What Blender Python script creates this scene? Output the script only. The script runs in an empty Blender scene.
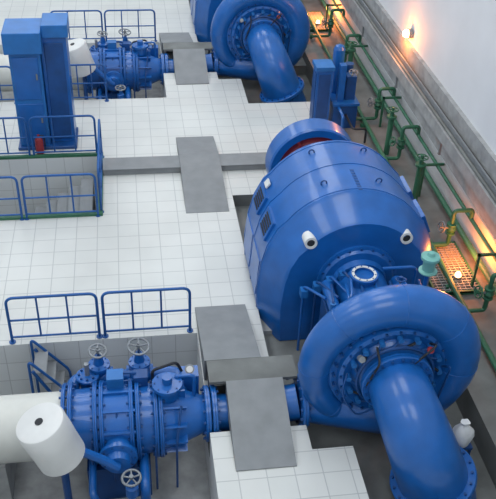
import bpy, math, random
from mathutils import Vector, Matrix
random.seed(4)
scene = bpy.context.scene
try:
    scene.view_settings.view_transform = 'Standard'
except Exception: pass

# ------------------------------------------------------------------ materials
def new_mat(name):
    m = bpy.data.materials.new(name); m.use_nodes = True
    nt = m.node_tree; return m, nt, nt.nodes['Principled BSDF']
def paint(name, col, rough=0.35, metal=0.0, var=0.12, scale=3.0, bump=0.0, coat=0.0):
    m, nt, b = new_mat(name)
    tc = nt.nodes.new('ShaderNodeNewGeometry')
    n = nt.nodes.new('ShaderNodeTexNoise'); n.inputs['Scale'].default_value = scale
    n.inputs['Detail'].default_value = 6
    nt.links.new(tc.outputs['Position'], n.inputs['Vector'])
    r = nt.nodes.new('ShaderNodeValToRGB')
    r.color_ramp.elements[0].position = 0.3; r.color_ramp.elements[1].position = 0.7
    r.color_ramp.elements[0].color = tuple(c*(1-var) for c in col)+(1,)
    r.color_ramp.elements[1].color = tuple(min(1, c*(1+var)) for c in col)+(1,)
    nt.links.new(n.outputs['Fac'], r.inputs['Fac'])
    nt.links.new(r.outputs['Color'], b.inputs['Base Color'])
    b.inputs['Roughness'].default_value = rough
    b.inputs['Metallic'].default_value = metal
    b.inputs['Coat Weight'].default_value = coat
    if bump:
        bp = nt.nodes.new('ShaderNodeBump'); bp.inputs['Strength'].default_value = bump
        bp.inputs['Distance'].default_value = 0.02
        nt.links.new(n.outputs['Fac'], bp.inputs['Height']); nt.links.new(bp.outputs['Normal'], b.inputs['Normal'])
    return m
def tile(name, c1, c2, mortar, size, vertical=False, rough=0.34):
    m, nt, b = new_mat(name)
    g = nt.nodes.new('ShaderNodeNewGeometry')
    v = g.outputs['Position']
    if vertical:
        s = nt.nodes.new('ShaderNodeSeparateXYZ'); c = nt.nodes.new('ShaderNodeCombineXYZ')
        a = nt.nodes.new('ShaderNodeMath'); a.operation = 'ADD'
        nt.links.new(v, s.inputs[0]); nt.links.new(s.outputs[0], a.inputs[0]); nt.links.new(s.outputs[1], a.inputs[1])
        nt.links.new(a.outputs[0], c.inputs[0]); nt.links.new(s.outputs[2], c.inputs[1]); v = c.outputs[0]
    br = nt.nodes.new('ShaderNodeTexBrick'); br.offset = 0; br.squash = 1
    br.inputs['Color1'].default_value = c1+(1,); br.inputs['Color2'].default_value = c2+(1,)
    br.inputs['Mortar'].default_value = mortar+(1,)
    br.inputs['Scale'].default_value = 1; br.inputs['Mortar Size'].default_value = 0.009
    br.inputs['Mortar Smooth'].default_value = 0.3
    br.inputs['Brick Width'].default_value = size; br.inputs['Row Height'].default_value = size
    nt.links.new(v, br.inputs['Vector'])
    n = nt.nodes.new('ShaderNodeTexNoise'); n.inputs['Scale'].default_value = 0.6; n.inputs['Detail'].default_value = 5
    nt.links.new(g.outputs['Position'], n.inputs['Vector'])
    r = nt.nodes.new('ShaderNodeMapRange'); r.inputs[1].default_value=.3; r.inputs[2].default_value=.7
    r.inputs[3].default_value = 0.90; r.inputs[4].default_value = 1.03
    nt.links.new(n.outputs['Fac'], r.inputs[0])
    mx = nt.nodes.new('ShaderNodeVectorMath'); mx.operation = 'SCALE'
    nt.links.new(br.outputs['Color'], mx.inputs[0]); nt.links.new(r.outputs[0], mx.inputs['Scale'])
    nt.links.new(mx.outputs[0], b.inputs['Base Color'])
    b.inputs['Roughness'].default_value = rough
    return m
def emis(name, col, s):
    m, nt, b = new_mat(name)
    b.inputs['Base Color'].default_value = col+(1,)
    b.inputs['Emission Color'].default_value = col+(1,); b.inputs['Emission Strength'].default_value = s
    return m

BLUE = paint('blue_gloss_paint', (0.007,0.108,0.39), 0.33, var=0.12, coat=0.2)
BLUE2 = paint('blue_paint_dark', (0.006,0.060,0.22), 0.42, var=0.2)
BLUE3 = paint('blue_paint_light', (0.014,0.14,0.42), 0.42, var=0.12)
RAIL = paint('railing_blue', (0.006,0.085,0.30), 0.45)
WHITE = paint('white_paint', (0.66,0.67,0.66), 0.45, var=0.05)
CREAM = paint('cream_pipe_paint', (0.60,0.61,0.57), 0.5, var=0.05)
GREEN = paint('green_pipe_paint', (0.03,0.135,0.075), 0.5)
MINT = paint('mint_paint', (0.16,0.40,0.36), 0.45)
RED = paint('red_paint', (0.28,0.025,0.035), 0.5)
GREY = paint('grey_plate', (0.21,0.225,0.235), 0.6, var=0.10, scale=3)
STEEL = paint('bare_steel', (0.22,0.24,0.26), 0.45, metal=0.3)
DARK = paint('black_rubber', (0.015,0.018,0.024), 0.6)
CONC = paint('dark_concrete', (0.15,0.16,0.155), 0.7, var=0.25, scale=2.0, bump=0.1)
CONCL = paint('light_concrete', (0.32,0.33,0.33), 0.8, var=0.2, scale=4.0, bump=0.2)
WALLM = paint('white_wall_plaster', (0.70,0.72,0.74), 0.75, var=0.04, scale=1.0)
CLOTH = paint('pale_canvas', (0.72,0.74,0.75), 0.8, var=0.08)
TILE = tile('white_floor_tile', (0.605,0.62,0.60), (0.58,0.60,0.58), (0.40,0.42,0.42), 0.43)
TILEV = tile('white_wall_tile', (0.66,0.69,0.70), (0.62,0.65,0.66), (0.46,0.48,0.49), 0.43, vertical=True)
ORANGE = emis('sodium_lamp_glass', (1.0,0.55,0.18), 25)

# ------------------------------------------------------------------ geometry builder
def basis(ax):
    ax = Vector(ax).normalized()
    t = Vector((0,0,1)) if abs(ax.z) < 0.9 else Vector((1,0,0))
    u = ax.cross(t).normalized(); v = ax.cross(u).normalized()
    return ax, u, v
class B:
    def __init__(s): s.v=[]; s.f=[]; s.m=[]; s.mats=[]
    def mi(s, mat):
        if mat not in s.mats: s.mats.append(mat)
        return s.mats.index(mat)
    def add(s, vs, fs, mat):
        o=len(s.v); s.v += [tuple(x) for x in vs]; k=s.mi(mat)
        for f in fs: s.f.append([i+o for i in f]); s.m.append(k)
    def box(s, lo, hi, mat, M=None):
        x0,y0,z0=lo; x1,y1,z1=hi
        vs=[Vector(p) for p in ((x0,y0,z0),(x1,y0,z0),(x1,y1,z0),(x0,y1,z0),(x0,y0,z1),(x1,y0,z1),(x1,y1,z1),(x0,y1,z1))]
        if M: vs=[M@p for p in vs]
        s.add(vs, [(3,2,1,0),(4,5,6,7),(0,1,5,4),(1,2,6,5),(2,3,7,6),(3,0,4,7)], mat)
    def lathe(s, o, ax, prof, mat, seg=32, cap=True):
        o=Vector(o); ax,u,v=basis(ax); vs=[]; fs=[]
        for a,r in prof:
            for i in range(seg):
                t=2*math.pi*i/seg
                vs.append(o+ax*a+(u*math.cos(t)+v*math.sin(t))*max(r,1e-4))
        for k in range(len(prof)-1):
            for i in range(seg):
                j=(i+1)%seg
                fs.append((k*seg+i,k*seg+j,(k+1)*seg+j,(k+1)*seg+i))
        if cap:
            fs.append(tuple(range(seg))[::-1]); fs.append(tuple((len(prof)-1)*seg+i for i in range(seg)))
        s.add(vs,fs,mat)
    def cyl(s,p0,p1,r,mat,seg=16,r1=None):
        p0=Vector(p0); p1=Vector(p1); d=p1-p0
        s.lathe(p0,d,[(0,r),(d.length,r if r1 is None else r1)],mat,seg)
    def tube(s, pts, r, mat, seg=10, closed=False):
        pts=[Vector(p) for p in pts]; n=len(pts)
        rs = r if isinstance(r,(list,tuple)) else [r]*n
        tang=[]
        for i in range(n):
            a=pts[(i-1)%n] if (closed or i>0) else pts[i]
            b=pts[(i+1)%n] if (closed or i<n-1) else pts[i]
            tang.append((b-a).normalized())
        _,u,_=basis(tang[0]); vs=[]; fs=[]
        for i in range(n):
            u=(u-tang[i]*u.dot(tang[i])).normalized(); w=tang[i].cross(u)
            for k in range(seg):
                t=2*math.pi*k/seg
                vs.append(pts[i]+(u*math.cos(t)+w*math.sin(t))*rs[i])
        for i in range(n if closed else n-1):
            a=i*seg; b=((i+1)%n)*seg
            for k in range(seg):
                j=(k+1)%seg; fs.append((a+k,a+j,b+j,b+k))
        if not closed:
            fs.append(tuple(range(seg))[::-1]); fs.append(tuple((n-1)*seg+k for k in range(seg)))
        s.add(vs,fs,mat)
    def torus(s,o,ax,R,r,mat,seg=32,ms=8):
        o=Vector(o); _,u,v=basis(ax)
        s.tube([o+(u*math.cos(2*math.pi*i/seg)+v*math.sin(2*math.pi*i/seg))*R for i in range(seg)], r, mat, ms, True)
    def bolts(s,o,ax,R,n,r,h,mat,ph=0):
        o=Vector(o); a,u,v=basis(ax)
        for i in range(n):
            t=2*math.pi*(i+ph)/n; p=o+(u*math.cos(t)+v*math.sin(t))*R
            s.cyl(p-a*h/2,p+a*h/2,r,mat,6)
    def flange(s,o,ax,R,th,mat,n=16,bm=None):
        a=Vector(ax).normalized(); o=Vector(o)
        s.lathe(o-a*th/2,ax,[(0,R-.015),(.012,R),(th/2-.006,R),(th/2-.003,R-.015),(th/2+.003,R-.015),(th/2+.006,R),(th-.012,R),(th,R-.015)],mat,36)
        s.bolts(o,ax,R-.055,n,.022,th+.07,bm or BLUE2)
    def handwheel(s,o,ax,R,mat,r=.018):
        o=Vector(o); a,u,v=basis(ax)
        s.torus(o,ax,R,r,mat,24,8)
        s.cyl(o-a*.04,o+a*.05,.035,mat,10)
        for i in range(5):
            t=2*math.pi*i/5; s.cyl(o,o+(u*math.cos(t)+v*math.sin(t))*R,r*.7,mat,6)
    def loft(s, rings, mat, cap=True):
        n=len(rings[0]); vs=[p for r in rings for p in r]; fs=[]
        for k in range(len(rings)-1):
            for i in range(n):
                j=(i+1)%n; fs.append((k*n+i,k*n+j,(k+1)*n+j,(k+1)*n+i))
        if cap: fs.append(tuple(range(n))[::-1]); fs.append(tuple((len(rings)-1)*n+i for i in range(n)))
        s.add(vs,fs,mat)
    def done(s,name,parent=None,bevel=0,ang=32,oy=0):
        me=bpy.data.meshes.new(name)
        me.from_pydata([(x,y+oy,z) for x,y,z in s.v],[],s.f)
        for m in s.mats: me.materials.append(m)
        me.polygons.foreach_set('material_index',s.m)
        me.polygons.foreach_set('use_smooth',[True]*len(s.f))
        me.update()
        import bmesh
        bm=bmesh.new(); bm.from_mesh(me); bmesh.ops.recalc_face_normals(bm,faces=bm.faces); bm.to_mesh(me); bm.free()
        me.set_sharp_from_angle(angle=math.radians(ang))
        ob=bpy.data.objects.new(name,me); scene.collection.objects.link(ob)
        if parent: ob.parent=parent
        if bevel:
            md=ob.modifiers.new('bevel','BEVEL'); md.width=bevel; md.segments=2; md.limit_method='ANGLE'; md.angle_limit=math.radians(50)
        return ob
def rpath(pts, rad, n=6, closed=False):
    pts=[Vector(p) for p in pts]; out=[]; N=len(pts)
    for i,p in enumerate(pts):
        if not closed and i in (0,N-1): out.append(p); continue
        a=pts[(i-1)%N]-p; b=pts[(i+1)%N]-p; r=min(rad,a.length*.49,b.length*.49)
        A=p+a.normalized()*r; C=p+b.normalized()*r
        for k in range(n+1):
            t=k/n; out.append(A*(1-t)**2+p*2*t*(1-t)+C*t*t)
    return out

# ------------------------------------------------------------------ room shell
XW=6.9; X0=-9; Y0=-3; Y1=42; ZC=13
UN=[0,13.6,27.2]
def cell(x,y):
    if x>5.4: return (0,'c')
    if -6<x<-.85 and 15.1<y<17.6: return (-2.2,'t')
    for oy in UN:
        l=y-oy
        if -6<x<.95 and 7.1<l<11.05: return (-1.3,'p')
        if .95<x<2.5 and 8.7<l<9.7: return (-.6,'c')
        if 2.15<x<5.4 and 9.7<l<15.6: return (-.3,'c')
        if 2.5<x<5.4 and 8.2<l<=9.7: return (-.6,'c')
        if 3.15<x<5.4 and 6.6<l<=8.2: return (-.6,'c')
    return (0,'t')
xs=sorted({X0,-6,-.85,.95,2.15,2.5,3.15,5.4,XW})
ysv={Y0,Y1,15.1,17.6}
for oy in UN:
    for a in (6.6,7.1,8.2,8.7,9.7,11.05,15.6):
        if Y0<a+oy<Y1: ysv.add(round(a+oy,4))
ys=sorted(ysv)
fl=B()
G={}
for i in range(len(xs)-1):
    for j in range(len(ys)-1):
        z,k=cell((xs[i]+xs[i+1])/2,(ys[j]+ys[j+1])/2); G[i,j]=(z,k)
        m={'t':TILE,'c':CONC,'p':CONCL}[k]
        fl.add([(xs[i],ys[j],z),(xs[i+1],ys[j],z),(xs[i+1],ys[j+1],z),(xs[i],ys[j+1],z)],[(0,1,2,3)],m)
def wm(z): return TILEV if z<-1 else CONC
for (i,j),(z,k) in G.items():
    for di,dj in ((1,0),(0,1)):
        q=G.get((i+di,j+dj))
        if q and abs(q[0]-z)>1e-4:
            m=wm(min(q[0],z))
            if di: a=(xs[i+1],ys[j]); b=(xs[i+1],ys[j+1])
            else: a=(xs[i],ys[j+1]); b=(xs[i+1],ys[j+1])
            fl.add([a+(z,),b+(z,),b+(q[0],),a+(q[0],)],[(0,1,2,3)],m)
me=bpy.data.meshes.new('floor'); me.from_pydata(fl.v,[],fl.f)
for m in fl.mats: me.materials.append(m)
me.polygons.foreach_set('material_index',fl.m)
fo=bpy.data.objects.new('floor',me); scene.collection.objects.link(fo)

w=B(); w.box((XW,Y0,0),(XW+.3,Y1,ZC),WALLM); w.done('wall_right')
w=B(); w.box((X0-.3,Y0,0),(X0,Y1,ZC),WALLM); w.done('wall_left')
w=B(); w.box((X0,Y1,0),(XW,Y1+.3,ZC),WALLM); w.done('wall_back')
w=B(); w.box((X0,Y0-.3,0),(XW,Y0,ZC),WALLM); w.done('wall_front')
w=B(); w.box((X0,Y0,ZC),(XW,Y1,ZC+.2),WALLM); w.done('ceiling')
# concrete ledge / cable beam along right wall
b=B()
b.box((XW-.26,Y0,1.22),(XW,Y1,1.46),CONCL)
b.box((XW-.20,Y0,1.46),(XW,Y1,1.56),CONC)
b.box((XW-.34,Y0,1.56),(XW,Y1,1.84),CONCL)
b.box((XW-.22,Y0,1.84),(XW-.18,Y1,2.0),GREY)
b.box((XW-.10,Y0,1.84),(XW,Y1,2.30),CONCL)
b.tube([(XW-.27,Y0,1.88),(XW-.27,Y1,1.88)],.035,CONC,8)
b.tube([(XW-.14,Y0,1.92),(XW-.14,Y1,1.92)],.035,DARK,8)
y=Y0+1
while y<Y1-1:
    b.box((XW-.30,y,1.2),(XW,y+.06,1.56),GREY); y+=3.4
b.done('trim_cable_ledge')
b=B()
b.box((-6,15.0,0.0),(-.75,15.1,.06),GREEN); b.box((-.85,15.1,0),(-.75,17.7,.06),GREEN); b.box((-6,17.6,0),(-.85,17.7,.06),GREEN)
b.done('trim_stairwell_kerb')
b=B()
for i in range(11):
    b.box((-1.0-(i+1)*.28,15.15,-2.2),(-1.0-i*.28,16.9,-.2-i*.18),GREY)
b.done('staircase')
b=B(); b.box((-.75,16.68,0),(4.6,17.2,.14),GREY); b.box((-.75,16.66,.14),(4.6,17.22,.165),GREY); b.done('cable_duct_cover',bevel=.01)

# ------------------------------------------------------------------ railings
def railing(pts, name='guard_railing', h=1.05, maxw=1.7):
    b=B(); r=.026
    for a,c in zip(pts[:-1],pts[1:]):
        a=Vector(a); c=Vector(c); L=(c-a).length; n=max(1,round(L/maxw)); d=(c-a)/n
        dn=d.normalized()
        for i in range(n):
            p=a+d*i+dn*.05; q=a+d*(i+1)-dn*.05
            Z=Vector((0,0,1))
            b.tube(rpath([p,p+Z*h,q+Z*h,q],.14),r,RAIL,8)
            b.tube([p+Z*h*.5,q+Z*h*.5],r*.75,RAIL,8)
            b.tube([p+Z*.12,q+Z*.12],r*.75,RAIL,8)
            for k in (1,2,):
                s=p+(q-p)*k/3; b.tube([s+Z*.12,s+Z*h],r*.7,RAIL,8)
            for s in (p,q): b.cyl(s,s+Z*.02,.06,RAIL,10)
    return b.done(name)

# ------------------------------------------------------------------ one generating unit
AX=3.77; AZ=1.1
def unit(oy):
    # ---- generator
    b=B()
    def prof(s, y, zc=AZ):
        P=[]
        half=[(1.62,-1.38),(1.66,-.6),(1.6,-.05),(1.5,.35),(1.34,.68)]
        R=1.45
        arc=[(R*math.cos(math.radians(t)),R*math.sin(math.radians(t))) for t in (36,44,52,60,68,76,84,90)]
        pts=half+arc; left=[(-x,z) for x,z in pts[:-1]][::-1]
        for x,z in pts+left:
            zz = z*s if z>0 else z
            P.append(Vector((AX+x*s,y,zc+zz)))
        return P
    b.loft([prof(.80,11.0),prof(.83,11.06),prof(.96,11.55),prof(1,11.62),prof(1,13.40),prof(.94,13.50),prof(.8,13.9)],BLUE)
    for y in (11.66,12.52,13.33):
        b.loft([prof(1.007,y),prof(1.007,y+.035)],BLUE)
    b.lathe((AX,11.0,AZ),(0,-1,0),[(0,.72),(.05,.72),(.06,.66),(.10,.62),(.11,.5),(.22,.47)],BLUE,40)
    b.bolts((AX,10.97,AZ),(0,1,0),.67,20,.022,.1,BLUE2)
    for sx in (-1,1):
        o=Vector((AX+sx*.84-.05,10.93,AZ+.80))
        b.lathe(o+Vector((0,.3,0)),(0,-1,.12),[(0,.11),(.26,.11),(.26,.07),(.22,.07)],WHITE,20)
        b.lathe(o+Vector((0,.3,0)),(0,-1,.12),[(0,.075),(.235,.075)],DARK,16)
    for sx in (-1,1):
        for y0 in (11.75,12.6):
            M=Matrix.Translation((AX+sx*1.61,y0,AZ-.3))@Matrix.Rotation(sx*math.radians(-4),4,'Y')
            b.box((-.03,0,-.55),(.04,.72,.22),BLUE,M)
            M=Matrix.Translation((AX+sx*1.45,y0+.12,AZ+.5))@Matrix.Rotation(-sx*math.radians(24),4,'Y')
            b.box((-.03,-.05,-.20),(.045,.52,.20),BLUE,M)
            for k in range(5):
                zz=-.15+k*.065
                if sx>0: b.box((.04,.02,zz),(.052,.42,zz+.035),DARK,M)
                else: b.box((-.042,.02,zz),(-.028,.42,zz+.035),DARK,M)
    M=Matrix.Translation((AX-1.30,13.05,AZ+.76))@Matrix.Rotation(math.radians(36),4,'Y')
    b.box((-.03,-.1,-.06),(.0,.1,.06),WHITE,M)
    for y in (12.0,13.1):
        for sx in (-.5,.5): b.torus((AX+sx,y,AZ+1.38),(0,1,0),.05,.015,BLUE2,16,6)
    for i in range(8):
        b.box((AX+.03,12.25-.09*i,AZ+1.445),(AX+.10,12.31-.09*i,AZ+1.454),BLUE2)
    b.box((AX-1.75,11.2,-.3),(AX+1.75,13.9,-.2),CONCL)
    b.done('hydro_generator',oy=oy)
    # ---- flywheel with guard
    b=B()
    fy=14.72
    b.lathe((AX,fy,AZ),(0,1,0),[(0,.80),(0,.95),(.04,.98),(.5,.98),(.54,.95),(.54,.80),(0,.80)],BLUE,48,cap=False)
    b.lathe((AX,fy+.1,AZ),(0,1,0),[(0,.79),(.35,.79)],RED,40)
    b.lathe((AX,fy+.06,AZ),(0,1,0),[(0,.62),(.04,.66),(.06,.66)],RED,40)
    b.lathe((AX,fy-.80,AZ),(0,1,0),[(0,.3),(.2,.3),(.25,.16),(.9,.16),(1.0,.24),(1.6,.24)],BLUE2,24)
    for k in range(6):
        t=k*math.pi/3; b.cyl((AX+.25*math.cos(t),fy+.03,AZ+.25*math.sin(t)),(AX+.9*math.cos(t),fy+.03,AZ+.9*math.sin(t)),.03,RED,8)
    b.box((AX-.6,fy+.0,-.3),(AX-.35,fy+.5,AZ-.7),BLUE2); b.box((AX+.35,fy,-.3),(AX+.6,fy+.5,AZ-.7),BLUE2)
    b.done('flywheel',oy=oy)
    # ---- turbine : spiral casing, covers, draft elbow
    b=B(); ty=8.9
    pts=[];rs=[]
    N=60
    r0=.44; r1=.2
    c0=1.47-r0
    for k in range(5):
        xx=2.5+(AX-2.5)*k/5; pts.append((xx,ty+.25*(1-k/5),AZ-c0)); rs.append(.33+(r0-.33)*k/5)
    for k in range(N+1):
        t=k/N; r=r0-(r0-r1)*(t**1.1); c=1.47-r-.04*t
        a=-math.pi/2+t*math.radians(345)
        pts.append((AX+c*math.cos(a),ty,AZ+c*math.sin(a))); rs.append(r)
    b.tube(pts,rs,BLUE,28)
    b.flange((2.5,ty+.25,AZ-c0),(1,0,0),.45,.1,BLUE,14)
    for k in (12,20,28,36,44,52,60):
        p=Vector(pts[k]); d=(Vector(pts[k+1])-Vector(pts[k-1])).normalized() if k+1<len(pts) else Vector((1,0,0))
        b.torus(p,d,rs[k]+.0005,.007,BLUE,28,6)
    b.lathe((AX,ty+.35,AZ),(0,-1,0),[(0,.95),(.0,1.0),(.50,1.0),(.52,.98),(.52,.88),(.60,.86),(.62,.80),(.58,.72),(.56,.66),(.64,.62),(.68,.56),(.70,.5),(.80,.48)],BLUE,56)
    b.bolts((AX,ty-.2,AZ),(0,1,0),.93,28,.026,.1,BLUE2)
    b.bolts((AX,ty-.24,AZ),(0,1,0),.83,24,.022,.1,BLUE2)
    for i in range(16):
        t=2*math.pi*i/16
        p=Vector((AX+.72*math.cos(t),ty-.28,AZ+.72*math.sin(t)))
        b.cyl(p+Vector((0,.1,0)),p-Vector((0,.06,0)),.045,BLUE3,10)
        q=Vector((AX+.60*math.cos(t+.22),ty-.30,AZ+.60*math.sin(t+.22)))
        b.tube([p-Vector((0,.03,0)),q-Vector((0,.03,0))],.022,DARK if i%3==0 else BLUE2,6)
    b.torus((AX,ty-.34,AZ),(0,1,0),.60,.03,BLUE2,40,8)
    # draft tube elbow, outlet canted towards the wall
    ey=ty-.42
    dd=Vector((math.sin(math.radians(22)),0,-math.cos(math.radians(22))))
    C0=Vector((AX,ey,AZ))
    bend=[C0,C0+Vector((0,-.15,0))]; er=[.44,.46]
    R=.80
    for k in range(1,13):
        t=k/12*math.pi/2
        bend.append(C0+Vector((0,-.15-R*math.sin(t),0))+dd*R*(1-math.cos(t))); er.append(.46+.07*k/12)
    last=bend[-1]; L=(last.z+.60)/(-dd.z)
    fl_p=last+dd*(L*.45)
    bend.append(last+dd*L); er.append(.56)
    b.tube(bend,er,BLUE,36)
    b.flange((AX,ey-.04,AZ),(0,1,0),.56,.1,BLUE,20)
    b.flange(fl_p,dd,.66,.1,BLUE,20)
    b.lathe((AX,ty+.3,AZ),(0,1,0),[(0,.9),(.12,.9),(.14,.7),(.4,.62),(.42,.45),(.69,.42)],BLUE,40)
    b.bolts((AX,ty+.42,AZ),(0,1,0),.82,24,.025,.1,BLUE2)
    b.tube(rpath([(AX+.5,ty-.25,AZ+.55),(AX+.5,ty-.5,AZ+.75),(AX+.2,ty-.5,AZ+.4)],.1),.018,DARK,6)
    b.tube(rpath([(AX-.35,ty-.3,AZ+.6),(AX-.35,ty-.55,AZ+.5),(AX-.5,ty-.5,AZ+.0)],.1),.018,DARK,6)
    b.tube(rpath([(AX-.75,ty-.3,AZ+.1),(AX-.85,ty-.45,AZ-.2),(AX-.6,ty-.55,AZ-.6),(AX-.3,ty-.5,AZ-.5)],.2),.016,BLUE2,6)
    b.tube(rpath([(AX+.75,ty-.3,AZ+.1),(AX+.8,ty-.5,AZ+.3),(AX+.75,ty-.4,AZ-.5)],.2),.02,BLUE2,6)
    b.lathe((AX+.42,ty-.45,AZ+.62),(0,-.8,.5),[(0,.05),(.05,.05)],RED,14)
    b.cyl((AX-.62,ty-.4,AZ+.5),(AX-.62,ty-.5,AZ+.56),.05,STEEL,14)
    b.done('francis_turbine',oy=oy)
    # ---- bearing pedestal between turbine and generator
    b=B()
    b.box((AX-.42,9.95,-.3),(AX+.42,10.7,AZ-.1),BLUE)
    b.lathe((AX,9.9,AZ),(0,1,0),[(0,.40),(.05,.46),(.80,.46),(.84,.40)],BLUE,32)
    b.lathe((AX-.08,10.4,AZ+.30),(0,0,1),[(0,.22),(.20,.22),(.22,.24),(.27,.24),(.27,.17),(.22,.17)],BLUE,28)
    b.lathe((AX-.08,10.4,AZ+.57),(0,0,1),[(0,.165),(0,.21),(.012,.21),(.012,.165),(0,.165)],WHITE,28,cap=False)
    b.lathe((AX-.08,10.4,AZ+.46),(0,0,1),[(0,.16),(.04,.16)],BLUE2,20)
    b.bolts((AX-.08,10.4,AZ+.57),(0,0,1),.19,10,.012,.04,BLUE2)
    for sx in (-1,1):
        b.cyl((AX+sx*.62,9.9,AZ+.15),(AX+sx*.62,10.7,AZ+.15),.10,BLUE,16)
        b.cyl((AX+sx*.62,9.7,AZ+.15),(AX+sx*.62,9.9,AZ+.15),.035,STEEL,10)
        b.flange((AX+sx*.62,9.92,AZ+.15),(0,1,0),.14,.05,BLUE,6)
        b.box((AX+sx*.62-.12,10.0,-.3),(AX+sx*.62+.12,10.5,AZ+.06),BLUE2)
    for i in range(7):
        xx=AX-.75+.25*i
        b.tube(rpath([(xx,9.75,AZ+.2),(xx,9.75,AZ+.56+.04*(i%3)),(xx+.1,10.3,AZ+.45)],.1),.022,BLUE if i%2 else BLUE2,8)
        b.cyl((xx,9.75,AZ+.42),(xx,9.75,AZ+.52),.05,BLUE3,10)
    for i in range(4):
        xx=AX-1.0+.22*i
        b.tube(rpath([(xx,10.75,-.3),(xx,10.75,AZ+.1+.1*i),(xx+.25,10.2,AZ+.25)],.1),.025,BLUE2 if i%2 else BLUE,8)
        b.box((xx-.06,10.65,AZ-.1+.1*i),(xx+.06,10.8,AZ+.05+.1*i),BLUE3)
    b.tube(rpath([(AX-.9,9.6,0),(AX-.9,9.6,AZ+.3),(AX-.4,9.9,AZ+.5),(AX-.3,10.4,AZ+.5)],.12),.03,BLUE,8)
    b.tube(rpath([(AX+.9,10.6,-.3),(AX+.9,10.6,AZ+.5),(AX+.3,10.6,AZ+.5)],.12),.03,BLUE,8)
    b.handwheel((AX+.35,9.85,AZ+.85),(0,.2,1),.08,BLUE2,.012); b.cyl((AX+.35,9.85,AZ+.4),(AX+.35,9.85,AZ+.85),.02,STEEL,8)
    b.done('shaft_bearing',oy=oy)
    # oil pot (mint)
    b=B()
    ox,oyy=4.52,9.8
    b.cyl((ox,oyy,-.6),(ox,oyy,2.12),.035,BLUE,10)
    b.lathe((ox,oyy,2.10),(0,0,1),[(0,.05),(.03,.15),(.05,.15),(.07,.10),(.26,.10),(.28,.15),(.33,.15),(.35,.07),(.40,.05)],MINT,24)
    b.tube(rpath([(ox,oyy,1.0),(ox-.3,oyy,1.0),(ox-.3,oyy+.2,.9)],.06),.03,BLUE,8)
    b.done('grease_pot',oy=oy)
    # ---- penstock + valve
    py=9.2; pz=-.1
    b=B()
    b.tube([(X0+.02,py,pz),(-1.25,py,pz)],.53,CREAM,40)
    b.flange((-1.30,py,pz),(1,0,0),.66,.06,BLUE,20)
    for xx in (-2.4,-4.6): 
        b.box((xx-.15,py-.5,-1.3),(xx+.15,py+.5,pz-.3),CONCL)
    b.done('penstock_pipe',oy=oy)
    b=B()
    b.lathe((-1.2,py,pz),(1,0,0),[(0,.52),(.02,.54),(.35,.56),(.4,.60),(.95,.60),(1.0,.56),(1.35,.56),(1.7,.46),(2.05,.32),(2.15,.31)],BLUE,44)
    for xx,RR in ((-1.2,.67),(-.82,.66),(-.72,.66),(-.26,.66),(-.16,.66),(.12,.64),(.2,.64)):
        b.flange((xx,py,pz),(1,0,0),RR,.07,BLUE,20)
    b.flange((.95,py,pz),(1,0,0),.46,.09,BLUE,14)
    for k in range(12):
        t=2*math.pi*k/12
        M=Matrix.Translation((0,py,pz))@Matrix.Rotation(t,4,'X')
        b.box((-.72,-.02,.5),(-.2,.02,.65),BLUE,M)
        b.box((.2,-.015,.42),(.6,.015,.58),BLUE,M)
    b.lathe((-.49,py-.5,pz),(0,-1,0),[(0,.24),(.2,.24),(.22,.30),(.28,.30),(.3,.2),(.42,.18)],BLUE,24)
    b.bolts((-.49,py-.77,pz),(0,1,0),.26,10,.018,.05,BLUE2)
    b.lathe((-.49,py+.5,pz),(0,1,0),[(0,.24),(.2,.24),(.3,.2)],BLUE,24)
    b.lathe((.32,py,pz+.5),(0,0,1),[(0,.18),(.2,.18),(.21,.24),(.27,.24),(.28,.08),(.4,.08)],BLUE,24)
    b.bolts((.32,py,pz+.74),(0,0,1),.2,8,.016,.09,BLUE2)
    b.cyl((-.95,py+.62,-1.3),(-.95,py+.62,.35),.13,BLUE,18); b.flange((-.95,py+.62,.33),(0,0,1),.19,.06,BLUE,8)
    b.cyl((-.95,py+.62,.35),(-.95,py+.62,.6),.04,STEEL,10)
    by=py+.78; bz=.12
    b.tube(rpath([(-1.2,py+.3,bz),(-1.2,by,bz),(.55,by,bz),(.55,py+.2,bz)],.2),.11,BLUE,16)
    for xx,hz,RR in ((-.76,.72,.14),(-.10,.76,.17)):
        b.lathe((xx-.22,by,bz),(1,0,0),[(0,.17),(.05,.17),(.06,.13),(.15,.17),(.29,.17),(.38,.13),(.39,.17),(.44,.17)],BLUE,20)
        b.lathe((xx,by,bz),(0,0,1),[(0,.13),(.24,.12),(.25,.18),(.31,.18),(.33,.09),(.5,.06)],BLUE,20)
        b.bolts((xx,by,bz+.28),(0,0,1),.15,8,.014,.1,BLUE2)
        b.cyl((xx,by,bz+.4),(xx,by,hz+.08),.02,STEEL,8)
        for sy in (-.06,.06): b.cyl((xx,by+sy,bz+.35),(xx,by+sy*.6,hz-.05),.015,BLUE2,6)
        b.handwheel((xx,by,hz),(.1,-.15,1),RR,STEEL,.02)
    b.box((.55,py+.35,-.2),(.85,py+.6,.42),BLUE)
    b.cyl((.7,py+.4,.42),(.7,py+.4,.5),.02,STEEL,8); b.lathe((.7,py+.38,.56),(0,-.7,.7),[(0,.08),(.04,.08)],STEEL,18)
    b.lathe((.7,py+.345,.59),(0,-.7,.7),[(0,.055),(.006,.055)],WHITE,18)
    b.tube(rpath([(.45,py+.1,.3),(.45,py+.1,.7),(.75,py+.1,.7),(.75,py+.1,0)],.08),.03,BLUE,8)
    b.tube(rpath([(.1,py+.35,.3),(.1,py+.35,.62),(.5,py+.5,.62),(.62,py+.5,.3)],.08),.025,DARK,8)
    b.tube(rpath([(-.55,py+.4,.3),(-.55,py+.3,.66),(-.2,py+.3,.66),(-.1,py+.3,.45)],.08),.03,BLUE2,8)
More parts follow.
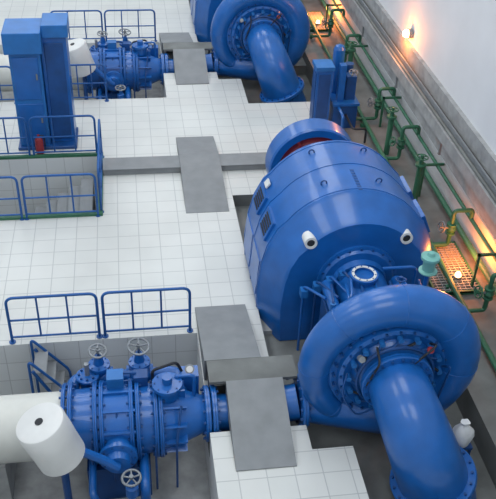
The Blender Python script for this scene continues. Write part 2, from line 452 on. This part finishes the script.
    b.box((-.62,py+.12,pz+.55),(-.36,py+.36,pz+.80),BLUE3); b.box((-.2,py+.2,pz+.5),(.02,py+.4,pz+.72),BLUE2)
    b.tube(rpath([(-.1,py-.3,-.45),(-.1,py-1.1,-.45),(-.1,py-1.1,-1.3)],.12),.08,BLUE,12)
    b.lathe((-.3,py-1.15,-.5),(0,0,1),[(0,.1),(.18,.1),(.2,.06),(.4,.03)],BLUE,14)
    b.handwheel((-.3,py-1.15,-.12),(0,-.1,1),.14,STEEL,.02)
    b.tube(rpath([(-.9,py-.3,-.45),(-.9,py-1.15,-.45),(-.6,py-1.15,-1.3)],.12),.06,BLUE,12)
    b.box((-1.0,py-.6,-1.3),(.0,py-.3,-.55),BLUE2); b.box((-1.0,py+.3,-1.3),(.0,py+.5,-.5),BLUE2)
    for k in range(5):
        xx=-.9+.33*k
        b.tube(rpath([(xx,py-.55,-1.2),(xx,py-.62-.05*(k%2),pz),(xx+.1,py-.3,pz+.55)],.15),.02,BLUE2,6)
    b.done('penstock_inlet_valve',oy=oy)
    b=B()
    b.tube(rpath([(1.0,py,pz),(1.5,py,pz),(2.44,ty+.25,AZ-c0)],.3),.30,BLUE,28)
    b.flange((1.06,py,pz),(1,0,0),.46,.09,BLUE,14)
    b.done('turbine_feed_pipe',oy=oy)
    # counterweight drum
    b=B()
    ax=Vector((-.30,-.05,1)).normalized(); c=Vector((-1.40,8.16,.75)); o=c-ax*.42
    b.lathe(o,ax,[(0,.34),(.02,.36),(.40,.36),(.42,.365),(.80,.365),(.83,.35),(.84,.33),(.845,.10)],WHITE,40)
    b.lathe(o+ax*.84,ax,[(0,.06),(.02,.06)],DARK,16)
    b.tube([o+ax*.2+Vector((.2,0,0)),Vector((-.7,py-.95,.10)),Vector((-.49,py-.95,pz))],.07,BLUE,10)
    b.cyl(o,(o.x,o.y,-1.3),.06,BLUE2,10)
    b.done('counterweight_drum',oy=oy)
    b=B(); b.box((-.5,7.3,-1.3),(-.05,7.62,-.28),WHITE); b.box((-.45,7.29,-.9),(-.1,7.30,-.5),STEEL)
    b.done('junction_box',oy=oy,bevel=.02)
    # ramps + bridge
    b=B()
    H=.46
    def wedge(x0,x1,ya,za,yb,zb,th=.05):
        vs=[(x0,ya,za),(x1,ya,za),(x1,yb,zb),(x0,yb,zb)]
        lo=[(p[0],p[1],max(p[2]-th,0)) for p in vs]
        b.add(vs+lo,[(0,1,2,3),(7,6,5,4),(0,4,5,1),(1,5,6,2),(2,6,7,3),(3,7,4,0)],GREY)
        for x in (x0,x1-.04):
            b.add([(x,ya,max(za-th,0)),(x+.04,ya,max(za-th,0)),(x+.04,yb,max(zb-th,0)),(x,yb,max(zb-th,0)),(x,ya,0),(x+.04,ya,0),(x+.04,yb,0),(x,yb,0)],
              [(0,4,7,3),(1,2,6,5),(0,1,5,4),(3,7,6,2)],GREY)
    wedge(1.27,2.20,7.9,.02,9.35,H); wedge(.97,1.92,9.85,H,11.75,.02)
    b.box((1.0,9.35,H-.06),(2.45,9.85,H-.005),CONC)
    for x in (1.02,2.35): b.box((x,9.72,0),(x+.06,9.8,H-.06),GREY)
    b.done('access_ramp',oy=oy)
    railing([(-2.35,11.12+oy,0),(.88,11.12+oy,0)],maxw=1.6,h=1.0)

for oy in (0,13.6): unit(oy)
railing([(-4.2,20.6,0),(-.62,20.6,0)],maxw=1.2)
for oy in (0,13.6):
    b=B()
    for dy in (0,.55):
        b.tube(rpath([(-1.95,10.9-dy+oy,-1.3),(-1.95,10.9-dy+oy,.25),(-1.35,10.9-dy+oy,-.55),(-1.35,10.9-dy+oy,-1.3)],.12),.025,RAIL,8)
    for k in range(5):
        b.box((-1.9+.12*k,10.35+oy,-.05-.25*k-.02),(-1.68+.12*k,10.9+oy,-.05-.25*k),GREY)
    b.tube([(-1.9,10.35+oy,0),(-1.3,10.35+oy,-1.3)],.03,RAIL,8); b.tube([(-1.9,10.9+oy,0),(-1.3,10.9+oy,-1.3)],.03,RAIL,8)
    b.done('pit_stair')

b=B()
for x0,x1,ya,za,yb,zb in ((1.05,2.0,14.95,.01,16.66,.2),(1.05,2.0,17.22,.2,18.4,.01),(1.05,2.0,16.66,.2,17.22,.2)):
    vs=[(x0,ya,za),(x1,ya,za),(x1,yb,zb),(x0,yb,zb)]; lo=[(p[0],p[1],0 if abs(za-zb)>.01 else .17) for p in vs]
    b.add(vs+lo,[(0,1,2,3),(7,6,5,4),(0,4,5,1),(1,5,6,2),(2,6,7,3),(3,7,4,0)],GREY)
b.done('access_ramp')
railing([(-5.6,15.02,0),(-.8,15.02,0)],maxw=1.6)
railing([(-.78,15.1,0),(-.78,17.6,0)],maxw=2.5)
railing([(-5.6,17.68,0),(-.85,17.68,0)],maxw=1.6)

# ------------------------------------------------------------------ tall blue cabinet on left
b=B()
b.box((-2.72,18.1,0),(-2.02,18.9,2.55),BLUE3); b.box((-2.80,18.0,2.45),(-1.95,18.95,2.95),BLUE3)
b.box((-2.01,18.3,0),(-1.42,18.95,2.75),BLUE); b.box((-1.95,18.2,2.75),(-1.36,19.0,3.05),BLUE3)
b.box((-2.66,18.07,.15),(-2.08,18.1,1.2),BLUE); b.box((-2.66,18.07,1.3),(-2.08,18.1,2.35),BLUE)
b.box((-1.93,18.27,.15),(-1.5,18.3,2.6),BLUE2)
for z in (.7,1.8): b.box((-2.16,18.04,z),(-2.12,18.07,z+.16),STEEL)
b.box((-2.78,18.0,0),(-1.38,19.0,.08),BLUE2)
b.done('control_cabinet',bevel=.015)
b=B()
b.lathe((-2.25,17.85,0),(0,0,1),[(0,.08),(.02,.10),(.36,.10),(.43,.06),(.45,.03),(.5,.03)],RED,20)
b.tube(rpath([(-2.25,17.85,.48),(-2.12,17.85,.48),(-2.12,17.85,.15)],.06),.015,DARK,8)
b.done('fire_extinguisher')

# ------------------------------------------------------------------ governor
for oy in (0,13.6):
    b=B()
    b.box((4.62,18.65,0),(5.02,19.1,1.60),BLUE); b.box((4.58,18.61,1.60),(5.06,19.14,1.70),BLUE3)
    b.box((4.67,18.63,.3),(4.97,18.65,1.5),BLUE2); b.box((4.60,18.7,.2),(4.62,19.05,1.5),BLUE2)
    b.box((5.12,18.6,0),(5.75,19.5,.65),BLUE2); b.box((5.09,18.55,.65),(5.78,19.55,.72),BLUE)
    b.cyl((5.30,19.3,.7),(5.30,19.3,1.9),.15,BLUE,20); b.lathe((5.30,19.3,1.9),(0,0,1),[(0,.15),(.08,.11),(.12,.03)],BLUE,20)
    b.box((5.22,18.7,.7),(5.38,18.9,1.7),BLUE); b.box((5.45,18.8,.7),(5.7,19.1,1.35),BLUE2)
    b.cyl((5.6,19.3,.7),(5.6,19.3,1.5),.12,BLUE2,18)
    b.handwheel((5.57,18.75,1.5),(0,-.3,1),.11,STEEL,.012); b.cyl((5.57,18.85,1.35),(5.57,18.76,1.5),.02,STEEL,8)
    b.tube(rpath([(5.25,18.6,.6),(5.25,18.1,.6),(5.25,18.1,0)],.1),.04,BLUE,8)
    b.tube(rpath([(5.45,18.6,.4),(5.45,17.8,.4),(5.8,17.8,.4),(5.8,17.8,0)],.1),.03,DARK,8)
    b.done('turbine_governor',oy=oy,bevel=.012)

# ------------------------------------------------------------------ green pipework along wall
b=B()
for x,z,r in ((6.72,.28,.06),(6.0,.16,.055)):
    b.tube([(x,4,z),(x,38,z)],r,GREEN,10)
b.tube([(6.74,4,.78),(6.74,38,.78)],.04,GREEN,10)
y=5.0
while y<37:
    b.box((6.40,y,.0),(6.45,y+.05,.85),GREEN); b.box((6.40,y,.80),(6.88,y+.05,.85),GREEN)
    b.box((5.9,y,.0),(6.1,y+.08,.10),GREEN); y+=3.4
y=7.4
k=0
while y<37:
    b.tube(rpath([(5.5,y,.16),(6.0,y,.16),(6.35,y,.16),(6.35,y,1.0),(6.74,y,1.0),(6.74,y,.78)],.08),.045,GREEN,10)
    b.lathe((6.35,y,.45),(0,0,1),[(0,.1),(.03,.1),(.04,.07),(.12,.11),(.2,.07),(.21,.1),(.24,.1)],GREEN,16)
    b.cyl((6.35,y,.57),(6.13,y-.06,.65),.025,STEEL,8); b.handwheel((6.11,y-.06,.66),(-1,-.2,.3),.11,GREEN if k%2 else STEEL,.014)
    b.flange((5.75,y,.16),(1,0,0),.1,.04,GREEN,6,bm=GREEN)
    y+=2.1 if k%2 else 3.6; k+=1
for yy in (14.9,17.2,21.3):
    b.cyl((6.2,yy,0),(6.2,yy,1.0),.07,GREEN,12); b.lathe((6.2,yy,1.0),(0,0,1),[(0,.12),(.05,.12),(.06,.05),(.2,.04)],GREEN,14)
    b.handwheel((6.2,yy,1.22),(0,0,1),.13,GREEN,.015)
b.done('cooling_water_pipework')

# ------------------------------------------------------------------ gratings with sodium lamps
for yy in (12.5,26.1):
    b=B()
    y0,y1=yy-.85,yy+.8
    x0,x1=5.62,6.6
    b.box((x0,y0,0.0),(x0+.04,y1,.09),GREEN); b.box((x1-.04,y0,0.0),(x1,y1,.09),GREEN)
    b.box((x0,y0,0.0),(x1,y0+.04,.09),GREEN); b.box((x0,y1-.04,0.0),(x1,y1,.09),GREEN)
    n=20
    for k in range(n): b.box((x0+.04,y0+(y1-y0)*k/n,.04),(x1-.04,y0+(y1-y0)*k/n+.018,.085),CONCL)
    for k in range(1,9): b.box((x0+.11*k,y0,.05),(x0+.11*k+.012,y1,.08),CONCL)
    b.done('floor_grating')
    b=B(); lx,ly=6.22,yy-.42
    b.cyl((lx,ly,.09),(lx,ly,.14),.07,STEEL,14); b.lathe((lx,ly,.14),(0,0,1),[(0,.055),(.04,.055),(.08,.035),(.09,.01)],ORANGE,16)
    b.done('bulkhead_lamp')
    l=bpy.data.lights.new('sodium_light','POINT'); l.energy=70 if yy<20 else 130; l.color=(1,.24,.04); l.shadow_soft_size=.08
    o=bpy.data.objects.new('sodium_light',l); o.location=(lx+.15,ly+.3,.5); scene.collection.objects.link(o)
b=B(); b.cyl((6.78,18.6,2.55),(6.885,18.6,2.55),.12,STEEL,14); b.lathe((6.78,18.6,2.55),(-1,0,0),[(0,.10),(.06,.095),(.11,.06),(.12,.01)],ORANGE,16)
b.done('bulkhead_lamp')
l=bpy.data.lights.new('sodium_light','POINT'); l.energy=50; l.color=(1,.28,.05); l.shadow_soft_size=.06
o=bpy.data.objects.new('sodium_light',l); o.location=(6.5,18.6,2.45); scene.collection.objects.link(o)

# ------------------------------------------------------------------ white canvas sack on a small stand
b=B()
sx,sy,sz=4.82,8.02,.1
b.box((sx-.16,sy-.14,sz-.05),(sx+.16,sy+.14,sz),BLUE2)
for dx in (-.13,.13):
    for dy in (-.11,.11): b.box((sx+dx-.02,sy+dy-.02,-.6),(sx+dx+.02,sy+dy+.02,sz-.05),BLUE2)
b.done('steel_stool')
b=B(); rings=[]
for z,r in ((0.0,.13),(.04,.17),(.16,.18),(.28,.15),(.36,.09),(.40,.05),(.44,.065),(.46,.075)):
    rings.append([Vector((sx+r*(1+.14*math.sin(3*t+z*9))*math.cos(t),sy+r*.85*(1+.12*math.cos(4*t+z*7))*math.sin(t),z+sz)) for t in [2*math.pi*i/24 for i in range(24)]])
b.loft(rings,CLOTH); b.done('canvas_sack',ang=60)

# ------------------------------------------------------------------ ceiling lights
for yy in (2,11,20,29,38):
    for xx in (-5,2.5):
        l=bpy.data.lights.new('hall_light','AREA'); l.shape='RECTANGLE'; l.size=4.0; l.size_y=5; l.energy=340; l.color=(.92,.96,1.0)
        o=bpy.data.objects.new('hall_light',l); o.location=(xx,yy,ZC-.25); scene.collection.objects.link(o)
        b=B(); b.box((xx-2.05,yy-2.55,ZC-.2),(xx+2.05,yy+2.55,ZC),WHITE); b.done('ceiling_luminaire')
w=bpy.data.worlds.new('world'); scene.world=w; w.use_nodes=True
w.node_tree.nodes['Background'].inputs[0].default_value=(.7,.8,.95,1); w.node_tree.nodes['Background'].inputs[1].default_value=.4

# ------------------------------------------------------------------ camera
cam=bpy.data.cameras.new('camera'); co=bpy.data.objects.new('camera',cam); scene.collection.objects.link(co)
cam.sensor_fit='HORIZONTAL'; cam.sensor_width=36; cam.lens=820/496*36
Yc=Vector((-140,606,-820)).normalized()
Zc=-Vector((-50,-1121,-820)); Zc=(Zc-Yc*Zc.dot(Yc)).normalized()
Xc=Yc.cross(Zc)
M=Matrix((Xc,Yc,Zc)).to_4x4(); M.translation=Vector((0,0,10))
co.matrix_world=M
scene.camera=co
